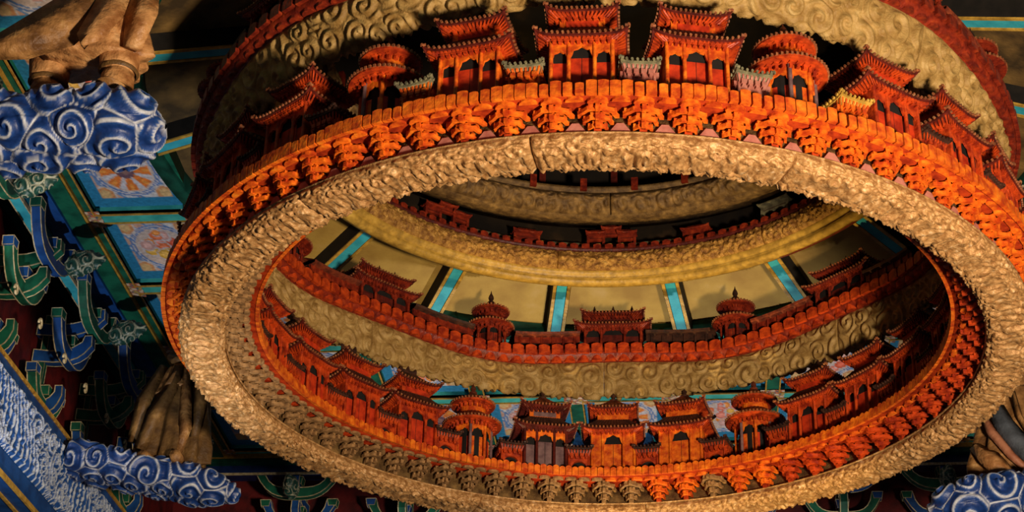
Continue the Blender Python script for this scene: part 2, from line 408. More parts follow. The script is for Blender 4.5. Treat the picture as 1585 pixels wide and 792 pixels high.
LOBE_B = half_disc(.054, .154, .174, .075, 7, 0).mesh('eave_lobe', 'orange')
vari = {}
def vmat(me, m):
    k = (me.name, m)
    if k not in vari: vari[k] = with_mat(me, m)
    return vari[k]
def put(name, me, parent, R, a, z=0, flip=False):
    """local +y points outward (or inward when flip)"""
    o = obj(name, me, parent, (R*math.cos(a), R*math.sin(a), z), a-PI/2+(PI if flip else 0)); return o
NK = 72
def plank_mesh(w, h, t=.03, z=.158, arch=.006):
    n = 5; pts = [(-w/2, z), (w/2, z)]+[(w/2-w*i/n, z+h+arch*math.sin(PI*i/n)) for i in range(n+1)]
    return MB().prism(pts, -t/2, t/2, 1)
# ------------------------------------------------------------------ lowest ring
A0 = -PI/2-.09
ring = tag(empty('hanging_ring'), 'lowest and widest hanging ring, pale gold carved rim with orange brackets above', 'ring')
def prof1(t):
    a = PI*t; c, s = np.cos(a), np.sin(a)
    R = 2.835+.145*np.sign(c)*np.abs(c)**.55; z = -.075*np.abs(s)**.6
    return R, z, c*.6, -(.25+.75*s)
ring_segments(ring, 12, A0, 190, 56, prof1, .46, .155, .052, 'carved', 100, jit=.45, fine=True, turns=1.5)
MB().lathe([(2.975, -.014), (2.99, -.004), (2.975, .002), (2.69, .002), (2.67, -.004), (2.68, -.012)], 180).build('rim_bead', 'carved', ring, True)
MB().lathe([(2.93, -.01), (2.93, .19), (2.74, .19), (2.74, -.01)], 144).build('backing', 'carved_brown', ring, True)
MB().lathe([(2.93, .17), (3.105, .17), (3.11, .205), (2.475, .205), (2.48, .17), (2.74, .17)], 144).build('deck', 'deck_red', ring, True)
TRI = MB().prism([(-.075, .0), (.075, .0), (.02, .075), (-.02, .075)], .0, .012, 1).mesh('wedge_panel', 'pink')
PLANKS = [plank_mesh(w, h).mesh('plank', 'orange') for w, h in ((.064, .085), (.050, .070), (.062, .088), (.053, .075))]
PO = [-.098, -.033, .026, .087]
for k in range(NK):
    a = A0+TAU*(k+.5)/NK
    b = put('bracket', STEM, ring, 2.945, a)
    for q in range(3): obj('tier', TIER[q], b)
    put('eave_lobe', LOBE_A, ring, 2.985, a); put('eave_lobe', LOBE_B, ring, 2.98, a+PI/NK)
    put('wedge_panel', TRI, ring, 2.945, a+PI/NK)
    for q in range(4):
        put('plank', PLANKS[(q+k) % 4 if q != 2 else 2], ring, 3.125, a+(q-1.5)*TAU/NK/4)
    # inner side: bare wood on the left and far-left arc, painted elsewhere
    deg = math.degrees(a) % 360
    bare = 92 < deg < 235 or (k % 3 == 0 and 70 < deg <= 92)
    red = deg < 60 or deg > 300
    b = put('bracket', vmat(STEM, 'bare') if bare else STEM, ring, 2.715, a, flip=True); b.scale = (.86, 1.65, 1)
    for q in range(3): obj('tier', vmat(TIER[q], 'bare' if bare else 'orange_deep' if red else 'orange'), b)
inner = MB(); lob = MB()
for i in range(NK*4):
    a = A0+TAU*(i+.5)/(NK*4); c, s = math.cos(a), math.sin(a); w = .052
    src = plank_mesh(w*.95, .060+.008*(i % 2), .025, .165, .012)
    inner.add([(2.47*c-x*s-y*c, 2.47*s+x*c-y*s, z) for x, y, z in src.v], src.f)
lobw = MB()
for i in range(NK*2):
    a = A0+TAU*(i+.5)/(NK*2); c, s = math.cos(a), math.sin(a); deg = math.degrees(a) % 360
    src = half_disc(.05, .148, .168, .0, 6, 0)
    (lobw if 92 < deg < 235 else lob).add([((2.56-y)*c-x*s, (2.56-y)*s+x*c, z) for x, y, z in src.v], src.f)
o = inner.build('inner_plank_row', 'orange', ring); o['kind'] = 'stuff'
o = lob.build('inner_lobe_row', 'orange', ring); o['kind'] = 'stuff'
o = lobw.build('inner_lobe_row', 'bare', ring); o['kind'] = 'stuff'

# ------------------------------------------------------------------ roofs & pavilions
def hip_roof(w, dp, z0, h, tw, td, upturn=.03, ribs=14, amp=.006, rows=6):
    """w,dp half sizes at eave; tw,td half sizes at top"""
    mb = MB()
    for side in range(4):
        hw, tw_, hd, td_ = (w, tw, dp, td) if side % 2 == 0 else (dp, td, w, tw)
        n = ribs*2 if side % 2 == 0 else max(6, int(ribs*2*dp/w)); v = []
        for r in range(rows+1):
            t = r/rows; z = z0+h*(t**1.5*.75+t*.25); lw = hw+(tw_-hw)*t; ld = hd+(td_-hd)*t
            for i in range(n+1):
                s = -1+2*i/n; zz = z+upturn*abs(s)**5*(1-t)**2+(amp if i % 2 else 0)
                ex = 1+.05*abs(s)**6*(1-t)**2
                v.append((s*lw*ex, -ld*(1+.04*abs(s)**6*(1-t)**2), zz))
        f = [(r*(n+1)+i, r*(n+1)+i+1, (r+1)*(n+1)+i+1, (r+1)*(n+1)+i) for r in range(rows) for i in range(n)]
        ca, sa = (1, 0, -1, 0)[side], (0, 1, 0, -1)[side]
        mb.add([(x*ca-y*sa, x*sa+y*ca, z) for x, y, z in v], f)
    # cap
    mb.box(-tw, tw, -td, td, z0+h-.004, z0+h+.004)
    return mb
def eave_under(w, dp, iw, idp, z0, zi, upturn=.03, kind='soffit'):
    """soffit: fascia and sloping underside; blocks: rafters and bracket blocks; ends: round tile ends along the eave"""
    mb = MB()
    for side in range(4):
        hw, hd, jw, jd = (w, dp, iw, idp) if side % 2 == 0 else (dp, w, idp, iw)
        q = MB()
        if kind == 'soffit':
            n = 12; v = []
            for (lw, ld, z, k) in ((hw, hd, z0, 1), (hw, hd, z0-.012, 1), (hw*.95, hd*.95, z0-.014, .9), (jw, jd, zi, 0)):
                for i in range(n+1):
                    s = -1+2*i/n; v.append((s*lw*(1+.05*k*abs(s)**6), -ld*(1+.04*k*abs(s)**6), z+upturn*k*abs(s)**5))
            q.add(v, [(r*(n+1)+i, r*(n+1)+i+1, (r+1)*(n+1)+i+1, (r+1)*(n+1)+i) for r in range(3) for i in range(n)])
        elif kind == 'blocks':
            nb = max(4, int(2*jw/.036))
            for i in range(nb):
                s = -1+2*(i+.5)/nb; x = s*jw; lift = upturn*abs(s)**5
                q.box(x-.009, x+.009, -jd-.024, -jd+.01, zi-.026, zi-.004); q.box(x-.015, x+.015, -jd-.028, -jd, zi-.014, zi+.008)
            nr = max(6, int(2*hw/.026))
            for i in range(nr):
                s = -1+2*(i+.5)/nr; lift = upturn*abs(s)**5; x1 = s*hw*.97; x0 = s*(jw+.3*(hw-jw)); ya = -(jd+.3*(hd-jd)); yb = -hd*.97
                za = zi+.3*(z0-.014-zi)-.012; zb = z0-.022+lift; e = .006
                q.add([(x0-e, ya, za), (x0+e, ya, za), (x1+e, yb, zb), (x1-e, yb, zb), (x0-e, ya, za+.016), (x0+e, ya, za+.016), (x1+e, yb, zb+.014), (x1-e, yb, zb+.014)],
                      [(0, 1, 2, 3), (4, 7, 6, 5), (0, 4, 5, 1), (1, 5, 6, 2), (2, 6, 7, 3), (3, 7, 4, 0)])
        else:
            nr = max(6, int(2*hw/.03))
            for i in range(nr+1):
                s = -1+2*i/nr; x = s*hw*(1+.05*abs(s)**6); y = -hd*(1+.04*abs(s)**6); z = z0+upturn*abs(s)**5; e = .0085
                q.add([(x+e*math.cos(TAU*k/6), y+yy, z+.004+e*math.sin(TAU*k/6)) for yy in (-.012, .02) for k in range(6)], [tuple(range(6)), tuple(range(11, 5, -1))]+[(k, (k+1) % 6, (k+1) % 6+6, k+6) for k in range(6)])
        ca, sa = (1, 0, -1, 0)[side], (0, 1, 0, -1)[side]
        mb.add([(x*ca-y*sa, x*sa+y*ca, z) for x, y, z in q.v], q.f)
    return mb
def eaves(t, pre, w, dp, iw, idp, z0, zi, upturn, soff, trim, tile):
    eave_under(w, dp, iw, idp, z0, zi, upturn).build(pre+'eave', soff, t)
    o = eave_under(w, dp, iw, idp, z0, zi, upturn, 'blocks').build(pre+'eave_blocks', trim, t); o['kind'] = 'stuff'
    o = eave_under(w, dp, iw, idp, z0, zi, upturn, 'ends').build(pre+'tile_ends', tile, t); o['kind'] = 'stuff'
def arch_bay(x0, x1, z0, z1, spring, cusp=True):
    """wall piece above an arched opening between x0 and x1 (polygon in x,z)"""
    n = 8; w = (x1-x0)/2; cx = (x0+x1)/2; pts = [(x0, z1), (x0, spring)]
    top = min(z1-.012, spring+w*.85)
    for i in range(n+1):
        a = PI*(1-i/n); r = .86-(.10 if cusp and i % 2 else 0); pts.append((cx+w*r*math.cos(a), spring+(top-spring)*math.sin(a)*(1 if not (cusp and i % 2) else .86)))
    pts += [(x1, spring), (x1, z1)]
    return pts
def pavilion(name, W=.36, D=.44, H=.355, ov=.085, ovf=.042, style='triple', up=True, cols=('orange', 'orange', 'door', 'roof_dark', 'roof'), uw=.27, ud=.30, heights=(.372, .095, .07, .555, .125), finial='spire', ridge=0, soff='red_dark', tile='roof_edge'):
    """two-roofed square pavilion; local +y and -y faces are fronts"""
    wall, trim, door, roofm, roofm2 = cols
    t = empty(name); hw, hd = W/2, D/2
    MB().box(-hw-.03, hw+.03, -hd-.02, hd+.02, 0, .02).build('plinth', trim, t)
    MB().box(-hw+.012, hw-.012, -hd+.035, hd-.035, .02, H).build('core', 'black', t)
    ze, rh, ub, ze2, rh2 = heights
    cx = [-hw, -hw*.42, hw*.42, hw] if style in ('triple', 'dark') else [-hw, -hw*.5, hw*.5, hw]
    for sg in (-1, 1):
        for x in cx:
            MB().lathe([(.0165, .02), (.0135, .03), (.0125, H-.03), (.016, H)], 8, x, sg*(hd-.006)).build('column', trim, t, True)
        mb = MB()
        for i in range(3):
            a, b = cx[i], cx[i+1]
            if style == 'single' and i != 1: mb.prism([(a, .02), (b, .02), (b, H), (a, H)], sg*(hd-.022), sg*(hd-.008), 1)
            else:
                sp = H*.72 if i == 1 else H*.70
                mb.prism(arch_bay(a, b, 0, H, sp), sg*(hd-.02), sg*(hd-.004), 1)
        mb.build('arched_lintel', wall, t)
        for i in range(3):
            a, b = cx[i], cx[i+1]
            if style == 'single' and i != 1: continue
            n = 2 if i == 1 else 1; hh = H*(.74 if i == 1 else .66)
            for k in range(n):
                xa = a+(b-a)*k/n+.002; xb = a+(b-a)*(k+1)/n-.002
                y0 = sg*(hd-.034); q = MB().box(xa, xb, min(y0, y0-sg*.01), max(y0, y0-sg*.01), .02, hh)
                q.build('door_leaf', door, t)
    for sg in (-1, 1):
        MB().box(sg*hw-.012, sg*hw+.012, -hd+.01, hd-.01, .02, H).build('side_wall', wall, t)
        for yy in (-hd*.35, hd*.35): MB().box(sg*hw-.018, sg*hw+.018, yy-.013, yy+.013, .02, H).build('pilaster', trim, t)
    eaves(t, '', hw+ov, hd+ovf, hw, hd, ze, H, .03, soff, 'orange_deep' if trim == 'orange' else trim, tile)
    hip_roof(hw+ov, hd+ovf, ze, rh, uw/2+.01, ud/2+.01).build('lower_roof', roofm, t)
    if up:
        z1 = ze+rh
        MB().box(-uw/2, uw/2, -ud/2, ud/2, z1-.03, z1+ub).build('upper_storey', wall, t)
        for sg in (-1, 1):
            y = sg*(ud/2); MB().box(-uw*.36, uw*.36, y-.004, y+.004, z1+.012, z1+ub-.02).build('upper_window', door, t)
        eaves(t, 'upper_', uw/2+.075, ud/2+.065, uw/2, ud/2, ze2, z1+ub, .028, soff, 'orange_deep' if trim == 'orange' else trim, tile)
        tw = .03 if not ridge else ridge
        hip_roof(uw/2+.075, ud/2+.065, ze2, rh2, tw, .022, .028, 11).build('upper_roof', roofm2, t)
        zt = ze2+rh2
        if ridge:
            q = MB().box(-ridge, ridge, -.014, .014, zt, zt+.03)
            for x in (-ridge, 0, ridge): q.lathe([(.001, zt+.085), (.012, zt+.05), (.017, zt+.035), (.014, zt+.0)], 6, x, 0)
            q.build('ridge', roofm, t)
        else:
            MB().lathe([(.03, zt), (.034, zt+.014), (.014, zt+.024), (.024, zt+.045), (.02, zt+.05), (.008, zt+.06), (.001, zt+.075)], 10).build('finial', roofm, t, True)
    return t
def rotunda(name, R=.17, H=.37, ov=.08, cols=('orange', 'orange', 'door', 'roof', 'roof'), ur=.115, heights=(.388, .085, .065, .552, .10), fin=.8):
    wall, trim, door, roofm, roofm2 = cols
    t = empty(name); ze, rh, ub, ze2, rh2 = heights
    MB().lathe([(R+.03, 0), (R+.03, .02), (0.001, .021)], 24).build('plinth', trim, t)
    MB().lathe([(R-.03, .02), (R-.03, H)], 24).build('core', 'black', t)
    n = 8
    for k in range(n):
        a = TAU*(k+.5)/n
        MB().lathe([(.017, .02), (.014, .035), (.0135, H-.03), (.017, H)], 8, R*math.cos(a), R*math.sin(a)).build('column', 'mauve' if cols[0] == 'orange' and k % 2 else trim, t, True)
        am = TAU*k/n; h = R*math.sin(PI/n)*.93; rr = R*math.cos(PI/n)
        q = MB().prism([(-h, .02), (h, .02), (h, H*.7), (-h, H*.7)], rr-.03, rr-.02, 1)
        q.v = [(x*math.sin(am)+y*math.cos(am), -x*math.cos(am)+y*math.sin(am), z) for x, y, z in q.v]; q.build('door_leaf', door if k % 2 else wall, t)
        q = MB().prism(arch_bay(-h, h, 0, H, H*.74), rr-.012, rr, 1)
        q.v = [(x*math.sin(am)+y*math.cos(am), -x*math.cos(am)+y*math.sin(am), z) for x, y, z in q.v]; q.build('arched_lintel', wall, t)
    def under(r0, r1, z0, zi, nm):
        q = MB().lathe([(r1, z0), (r1, z0-.016), (r1*.94, z0-.018), (r0, zi)], 32); nb = int(TAU*r0/.04)
        for i in range(nb):
            a = TAU*i/nb
            for (rr, s, za, zb) in ((r0+.012, .011, zi-.03, zi), (r0+.03, .014, zi-.008, zi+.016)):
                x, y = rr*math.cos(a), rr*math.sin(a); q.box(x-s, x+s, y-s, y+s, za, zb)
        q.build(nm, 'orange_deep' if trim == 'orange' else trim, t)
        q = MB(); nb = int(TAU*r1/.03)
        for i in range(nb):
            a = TAU*i/nb; x, y = r1*math.cos(a), r1*math.sin(a); e = .008; q.box(x-e, x+e, y-e, y+e, z0-.006, z0+.011)
        o = q.build(nm.replace('eave', 'tile_ends'), 'roof_edge', t); o['kind'] = 'stuff'
    def roof(r1, r0, z0, h, nm, m):
        n = 48; v = []; rows = 6
        for r in range(rows+1):
            s = r/rows; rr = r1+(r0-r1)*s; z = z0+h*(s**1.5*.7+s*.3)
            for i in range(n): v.append((rr*math.cos(TAU*i/n), rr*math.sin(TAU*i/n), z+(.007 if i % 2 else 0)*(1-.5*s)))
        MB().add(v, [(r*n+i, r*n+(i+1) % n, (r+1)*n+(i+1) % n, (r+1)*n+i) for r in range(rows) for i in range(n)]).build(nm, m, t)
    under(R, R+ov, ze, H, 'eave'); roof(R+ov, ur, ze, rh, 'lower_roof', roofm)
    z1 = ze+rh
    MB().lathe([(ur, z1-.02), (ur, z1+ub)], 24).build('upper_storey', wall, t)
    under(ur, ur+.075, ze2, z1+ub, 'upper_eave'); roof(ur+.075, .02, ze2, rh2, 'upper_roof', roofm2)
    zt = ze2+rh2
    MB().lathe([(.034, zt-.01), (.036, zt+.01*fin), (.016, zt+.022*fin), (.026, zt+.045*fin), (.02, zt+.062*fin), (.008, zt+.08*fin), (.001, zt+.105*fin)], 10).build('finial', roofm, t, True)
    return t
def shrine(name, wall='orange', roofm='roof_grey', W=.17, D=.36, H=.15, blue=False):
    t = empty(name); hw, hd = W/2, D/2
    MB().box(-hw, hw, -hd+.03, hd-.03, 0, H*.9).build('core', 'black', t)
    for sg in (-1, 1):
        MB().prism([(-hw, 0), (-hw*.72, 0), (-hw*.72, H*.45)]+[(hw*.72*math.cos(PI*(1-i/8)), H*.45+H*.28*math.sin(PI*i/8)) for i in range(1, 8)]+[(hw*.72, H*.45), (hw*.72, 0), (hw, 0), (hw, H), (-hw, H)], sg*(hd-.025), sg*hd, 1).build('arched_front', wall, t)
        for s2 in (-1, 1): MB().lathe([(.012, 0), (.010, H)], 8, s2*hw, sg*hd).build('column', wall, t, True)
        MB().box(sg*hw-.008, sg*hw+.008, -hd+.02, hd-.02, 0, H).build('side_wall', wall, t)
    eaves(t, '', hw+.025, hd+.035, hw, hd, H+.045, H, .008, roofm, wall, roofm)
    hip_roof(hw+.025, hd+.035, H+.045, .05, hw*.5, .03, .01, 8, .007, 4).build('roof', roofm, t)
    if blue: hip_roof(hw*.75, hd*.6, H+.075, .17, .012, .012, .01, 6, .004, 5).build('spire_roof', 'roof_blue', t)
    else: MB().box(-hw*.5, hw*.5, -.016, .016, H+.09, H+.115).build('ridge', roofm, t)
    return t
ORD = ['', 'first', 'second', 'third', 'fourth', 'fifth', 'sixth', 'seventh', 'eighth', 'ninth', 'tenth', 'eleventh', 'twelfth', 'thirteenth', 'fourteenth']
CZ = .205
NP = 28; NEAR = -PI/2+.01
protos = {
 'tri': pavilion('square_pavilion'),
 'single': pavilion('square_pavilion', style='single', cols=('orange', 'orange', 'orange', 'roof_dark', 'roof')),
 'dark': pavilion('square_pavilion', cols=('orange', 'red_dark', 'mauve', 'roof_dark', 'roof')),
 'red': pavilion('square_pavilion', cols=('orange_deep', 'orange_deep', 'door', 'roof_dark', 'roof_dark'), ridge=.07),
 'round': rotunda('round_pavilion'),
}
for q in protos.values(): remember(q)
used = set()
def place(proto, key, R, a, z, label, cat, group, flip=False, sc=None):
    p = proto if key not in used else copy_tree(proto); used.add(key)
    p.location = (R*math.cos(a), R*math.sin(a), z); p.rotation_euler = (0, 0, a-PI/2+(PI if flip else 0))
    if sc: p.scale = sc
    tag(p, label, cat, group); return p
def whichlabel(k, n, noun, ringname):
    """k counted from the near middle, positive to the right"""
    h = n//2; kk = (k+h) % n-h
    if kk == 0: return f'{noun} at the near middle of {ringname}'
    if abs(kk) == h: return f'{noun} at the far middle of {ringname}'
    side = 'right' if kk > 0 else 'left'
    if abs(kk) <= n//4: return f'{noun} on {ringname}, near arc, {ORD[abs(kk)]} {side} of middle'
    return f'{noun} on {ringname}, far arc, {ORD[h-abs(kk)]} {side} of middle'
for k in range(NP):
    kk = (k+NP//2) % NP-NP//2; a = NEAR+TAU*k/NP
    if abs(kk) in (2, 12): key, noun = 'round', 'round two-roofed orange pavilion'
    elif abs(kk) == 14: key, noun = 'single', 'square orange pavilion with one arched door'
    elif kk == -13: key, noun = 'dark', 'square pavilion with dark doors and columns'
    elif abs(kk) in (13,): key, noun = 'single', 'square orange pavilion with one arched door'
    elif abs(kk) <= 1: key, noun = 'tri', 'square orange pavilion with three bays'
    else: key, noun = 'red', 'square red-orange pavilion with ridged roof'
    place(protos[key], key, 2.80, a, CZ, whichlabel(k, NP, noun, 'lowest ring'), 'pavilion', 'pavilions standing on the lowest ring', sc=(1, 1, 1.17))
sh = {'o': remember(shrine('shrine')), 'p': remember(shrine('shrine', 'pink')), 'y': remember(shrine('shrine', 'orange', 'gold')), 'b': remember(shrine('shrine', 'orange_deep', 'roof_dark', blue=True)), 'd': remember(shrine('shrine', 'orange_deep', 'roof_dark'))}
for k in range(NP):
    kk = (k+NP//2) % NP-NP//2; a = NEAR+TAU*(k+.5)/NP
    key = {0: 'p', 1: 'p', 2: 'y', -1: 'o', -2: 'o', 13: 'b', -14: 'b'}.get(kk, 'd')
    noun = {'p': 'low pink-walled shrine with grey roof', 'y': 'low orange shrine with yellow roof', 'o': 'low orange shrine with grey roof', 'b': 'low shrine with blue spire roof', 'd': 'low red shrine with dark roof'}[key]
    if kk >= 0: wh = f'lowest ring, gap {ORD[kk+1]} right of near middle' if kk < 7 else f'lowest ring, gap {ORD[14-kk]} right of far middle'
    else: wh = f'lowest ring, gap {ORD[-kk]} left of near middle' if kk >= -7 else f'lowest ring, gap {ORD[15+kk]} left of far middle'
    place(sh[key], 's'+key, 2.80, a, CZ, f'{noun}, {wh}', 'shrine', 'low shrines between the pavilions of the lowest ring', sc=(1, 1.1, 1.3))

# ================================================================== SECOND RING
r2 = tag(empty('hanging_ring'), 'second hanging ring above the lowest, tall pale scrolled band with wavy red cornice', 'ring')
def wave2(a): return .035*np.cos(8*(np.asarray(a)-NEAR))
Z2 = 1.36
def prof2(t):
    # outer top -> bottom -> inner top
    P = np.array([(2.97, Z2), (2.93, 1.22), (2.87, 1.09), (2.83, 1.07), (2.79, 1.09), (2.78, 1.2), (2.80, Z2)])
    s = np.r_[0, np.cumsum(np.hypot(*np.diff(P, axis=0).T))]; s /= s[-1]
    R = np.interp(t, s, P[:, 0]); z = np.interp(t, s, P[:, 1])
    nR = np.interp(t, [0, .42, .58, 1], [.95, .6, -.6, -1]); nz = np.interp(t, [0, .42, .5, .58, 1], [-.3, -.8, -1, -.8, 0])
    return R, z, nR, nz
ring_segments(r2, 8, A0+.13, 240, 66, prof2, .66, .185, .05, 'carved_pale', 300, wave=wave2, turns=1.75, gap=.001, jit=.35)
def wavy_lathe(prof, name, m, parent, n=240):
    v = []; k = len(prof)
    for i in range(n):
        a = TAU*i/n; w = float(wave2(a))
        for R, z in prof: v.append((R*math.cos(a), R*math.sin(a), z+w))
    return MB().add(v, [(i*k+j, ((i+1) % n)*k+j, ((i+1) % n)*k+j+1, i*k+j+1) for i in range(n) for j in range(k-1)]).build(name, m, parent, True)
wavy_lathe([(2.97, Z2-.01), (3.03, Z2+.02), (3.05, Z2+.09), (2.70, Z2+.09), (2.74, Z2+.02), (2.80, Z2-.01)], 'cornice', 'red', r2)
pl = {n: plank_mesh(.098, h, .03, 0, .016).mesh(n, m) for n, h, m in (('plank', .075, 'orange_deep'),)}
sc2 = half_disc(.05, -.02, .03, 0, 6, 0).mesh('scallop', 'orange_deep')
N2 = 144
for i in range(N2):
    a = A0+TAU*(i+.5)/N2; w = float(wave2(a))
    put('plank', pl['plank'], r2, 2.70, a, Z2+.045+w, True); put('scallop', sc2, r2, 2.77, a, Z2+.01+w, True)
for i in range(N2):
    a = A0+TAU*(i+.5)/N2; w = float(wave2(a))
    put('plank', vmat(pl['plank'], 'red'), r2, 3.055, a, Z2+.045+w); put('scallop', vmat(sc2, 'red'), r2, 2.985, a, Z2+.01+w)
P2 = {'wide': remember(pavilion('hall_pavilion', W=.5, D=.26, H=.22, ov=.085, style='dark', cols=('red', 'red', 'red_dark', 'roof_dark', 'roof_dark'), uw=.40, ud=.16, heights=(.245, .055, .05, .37, .055), ridge=.17)),
      'rnd': remember(rotunda('round_pavilion', R=.135, H=.24, ov=.075, cols=('red', 'red', 'red_dark', 'roof_dark', 'roof_dark'), ur=.09, heights=(.26, .085, .06, .42, .085), fin=1.3))}
Z2P = Z2+.09
for k in range(16):
    a = NEAR+TAU*k/16
    key = 'wide' if k % 2 == 0 else 'rnd'
    noun = 'wide dark red double-roofed hall' if key == 'wide' else 'round dark red pavilion with pointed finial'
    place(P2[key], 'r2'+key, 2.87, a, Z2P+float(wave2(a)), whichlabel(k, 16, noun, 'second ring'), 'pavilion', 'pavilions standing on the second ring')
def gallery(name, a0, a1, R0, R1, z, wall, roofm, H=.15):
    am = (a0+a1)/2; t = empty(name, (2.87*math.cos(am), 2.87*math.sin(am), 0)); ox, oy = t.location.x, t.location.y
    def W_(a, R, zz): return (R*math.cos(a)-ox, R*math.sin(a)-oy, z+zz+float(wave2(a)))
    def arc(prof, nm, m, n=12, e=0):
        k = len(prof); v = [W_(a0+(a1-a0)*i/n, R, zz) for i in range(n+1) for R, zz in prof]
        MB().add(v, [(i*k+j, (i+1)*k+j, (i+1)*k+(j+1) % k, i*k+(j+1) % k) for i in range(n) for j in range(k)]).build(nm, m, t)
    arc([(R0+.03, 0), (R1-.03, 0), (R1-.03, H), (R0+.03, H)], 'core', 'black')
    arc([(R0, H*.6), (R0+.015, H*.6), (R0+.015, H), (R0, H)], 'lintel', wall); arc([(R1, H*.6), (R1-.015, H*.6), (R1-.015, H), (R1, H)], 'lintel', wall)
    arc([(R0+.012, 0), (R0+.025, 0), (R0+.025, H*.42), (R0+.012, H*.42)], 'parapet', wall); arc([(R1-.012, 0), (R1-.025, 0), (R1-.025, H*.42), (R1-.012, H*.42)], 'parapet', wall)
    arc([(R0-.04, H+.01), (R0-.045, H+.03), ((R0+R1)/2-.02, H+.085), ((R0+R1)/2+.02, H+.085), (R1+.045, H+.03), (R1+.04, H+.01), (R1, H-.005), (R0, H-.005)], 'roof', roofm)
    for i in range(6):
        a = a0+(a1-a0)*(i+.5)/6
        for R in (R0, R1):
            x, y, zz = W_(a, R, 0); MB().lathe([(.014, zz), (.011, zz+H)], 6, x, y).build('column', wall, t)
    return t
for k in range(16):
    a = NEAR+TAU*k/16; g0, g1 = (.31, .2) if k % 2 == 0 else (.2, .31)
    kk = (k+8) % 16-8
    if kk >= 0: wh = f'{ORD[kk+1]} right of near middle' if kk < 4 else f'{ORD[8-kk]} right of far middle'
    else: wh = f'{ORD[-kk]} left of near middle' if kk >= -4 else f'{ORD[9+kk]} left of far middle'
    dk = kk == 7
    g = gallery('gallery', a+g0/2.87, a+TAU/16-g1/2.87, 2.75, 2.97, Z2P, 'roof_dark' if dk else 'red', 'roof_dark' if k % 2 else 'roof')
    tag(g, ('near-black' if dk else 'long red')+f' covered gallery on second ring, {wh}', 'gallery', 'galleries linking the halls of the second ring')

# ================================================================== THIRD RING
r3 = tag(empty('hanging_ring'), 'third ring, yellow-gold moulding under a carved gilt band around the dark well', 'ring')
MB().lathe([(2.56, 2.42), (2.57, 2.12), (2.60, 2.09), (2.58, 2.03), (2.52, 2.0), (2.47, 2.01), (2.45, 2.04), (2.47, 2.065), (2.44, 2.08), (2.42, 2.11), (2.43, 2.13)], 144).build('moulding', 'gold', r3, True)
MB().lathe([(2.585, 2.19), (2.60, 2.21), (2.585, 2.23)], 144).build('bead', 'gold', r3, True)
MB().lathe([(2.605, 2.15), (2.61, 2.12), (2.605, 2.06), (2.56, 2.015), (2.51, 1.997)], 40, 0, 0, NEAR+PI-.95, NEAR+PI-.62).build('red_length', 'red', r3, True)
def prof3(t):
    R = 2.43-.04*np.sin(PI*t)-.02*t; z = 2.11+.19*t
    return R, z, -np.ones_like(t), 0*t
ring_segments(r3, 8, A0+.3, 170, 22, prof3, .2, .09, .045, 'carved_gold', 500, jit=.5, fine=True, gap=.0015)
MB().lathe([(2.56, 2.29), (2.56, 2.34), (2.385, 2.34), (2.38, 2.30), (2.43, 2.29)], 120).build('cornice', 'red_dark', r3, True)
pk = plank_mesh(.07, .035, .02, 0, .012).mesh('plank', 'red')
for i in range(144):
    put('plank', pk, r3, 2.385, A0+TAU*(i+.5)/144, 2.32, True)
def gateway(name, bays, wall, roofm, w=.14, H=.16):
    t = empty(name); n = len(bays); xs = [(-n/2+i)*w for i in range(n+1)]
    for x in xs: MB().box(x-.012, x+.012, -.02, .02, 0, H).build('post', wall, t)
    for i, up_ in enumerate(bays):
        a, b = xs[i], xs[i+1]; z = H+up_
        MB().box(a, b, -.013, .013, z-.055, z-.035).build('beam', wall, t); MB().box(a, b, -.016, .016, z-.025, z).build('beam', wall, t)
        MB().box(a+.012, b-.012, -.006, .006, z-.036, z-.024).build('plaque', 'red_dark', t)
        q = eave_under((b-a)/2+.02, .055, (b-a)/2-.01, .016, z+.02, z, .012); q.v = [(x+(a+b)/2, y, zz) for x, y, zz in q.v]; q.build('eave', wall, t)
        q = hip_roof((b-a)/2+.02, .055, z+.02, .035, (b-a)/2-.03, .01, .012, 6, .004, 3); q.v = [(x+(a+b)/2, y, zz) for x, y, zz in q.v]; q.build('roof', roofm, t)
        if up_:
            for x in (a, b): MB().box(x-.012, x+.012, -.016, .016, H-.01, z+.005).build('post', wall, t)
    return t
G3 = {'tri': remember(gateway('gateway', [0, .045, 0], 'red', 'red')), 'one': remember(gateway('gateway', [0], 'red', 'red', .22, .12)), 'grey': remember(gateway('gateway', [.02], 'roof_grey', 'roof_grey', .26, .15))}
for k in range(20):
    a = NEAR+TAU*k/20; kk = (k+10) % 20-10
    key = 'grey' if kk == 8 else 'tri' if k % 2 == 0 else 'one'
    noun = {'tri': 'three-bay red gateway', 'one': 'small single-bay red gateway', 'grey': 'grey single-bay gateway'}[key]
    place(G3[key], 'g3'+key, 2.47, a, 2.34, whichlabel(k, 20, noun, 'third ring'), 'gateway', 'gateways on the third ring')
for k in range(20):
    a = NEAR+TAU*(k+.5)/20; kk = (k+10) % 20-10
    if kk >= 0: wh = f'{ORD[kk+1]} right of near middle' if kk < 5 else f'{ORD[10-kk]} right of far middle'
    else: wh = f'{ORD[-kk]} left of near middle' if kk >= -5 else f'{ORD[11+kk]} left of far middle'
    t = empty('low_wall', (2.47*math.cos(a), 2.47*math.sin(a), 2.34), a-PI/2)
    MB().box(-.17, .17, -.012, .012, 0, .055).build('panel', 'red_dark', t)
    MB().prism([(-.028, .055), (.028, .055), (.012, .078), (-.012, .078)], -.18, .18, 0).build('coping', 'roof_grey', t)
    tag(t, f'low dark wall with pale coping on third ring, {wh}', 'wall', 'low walls on the third ring')
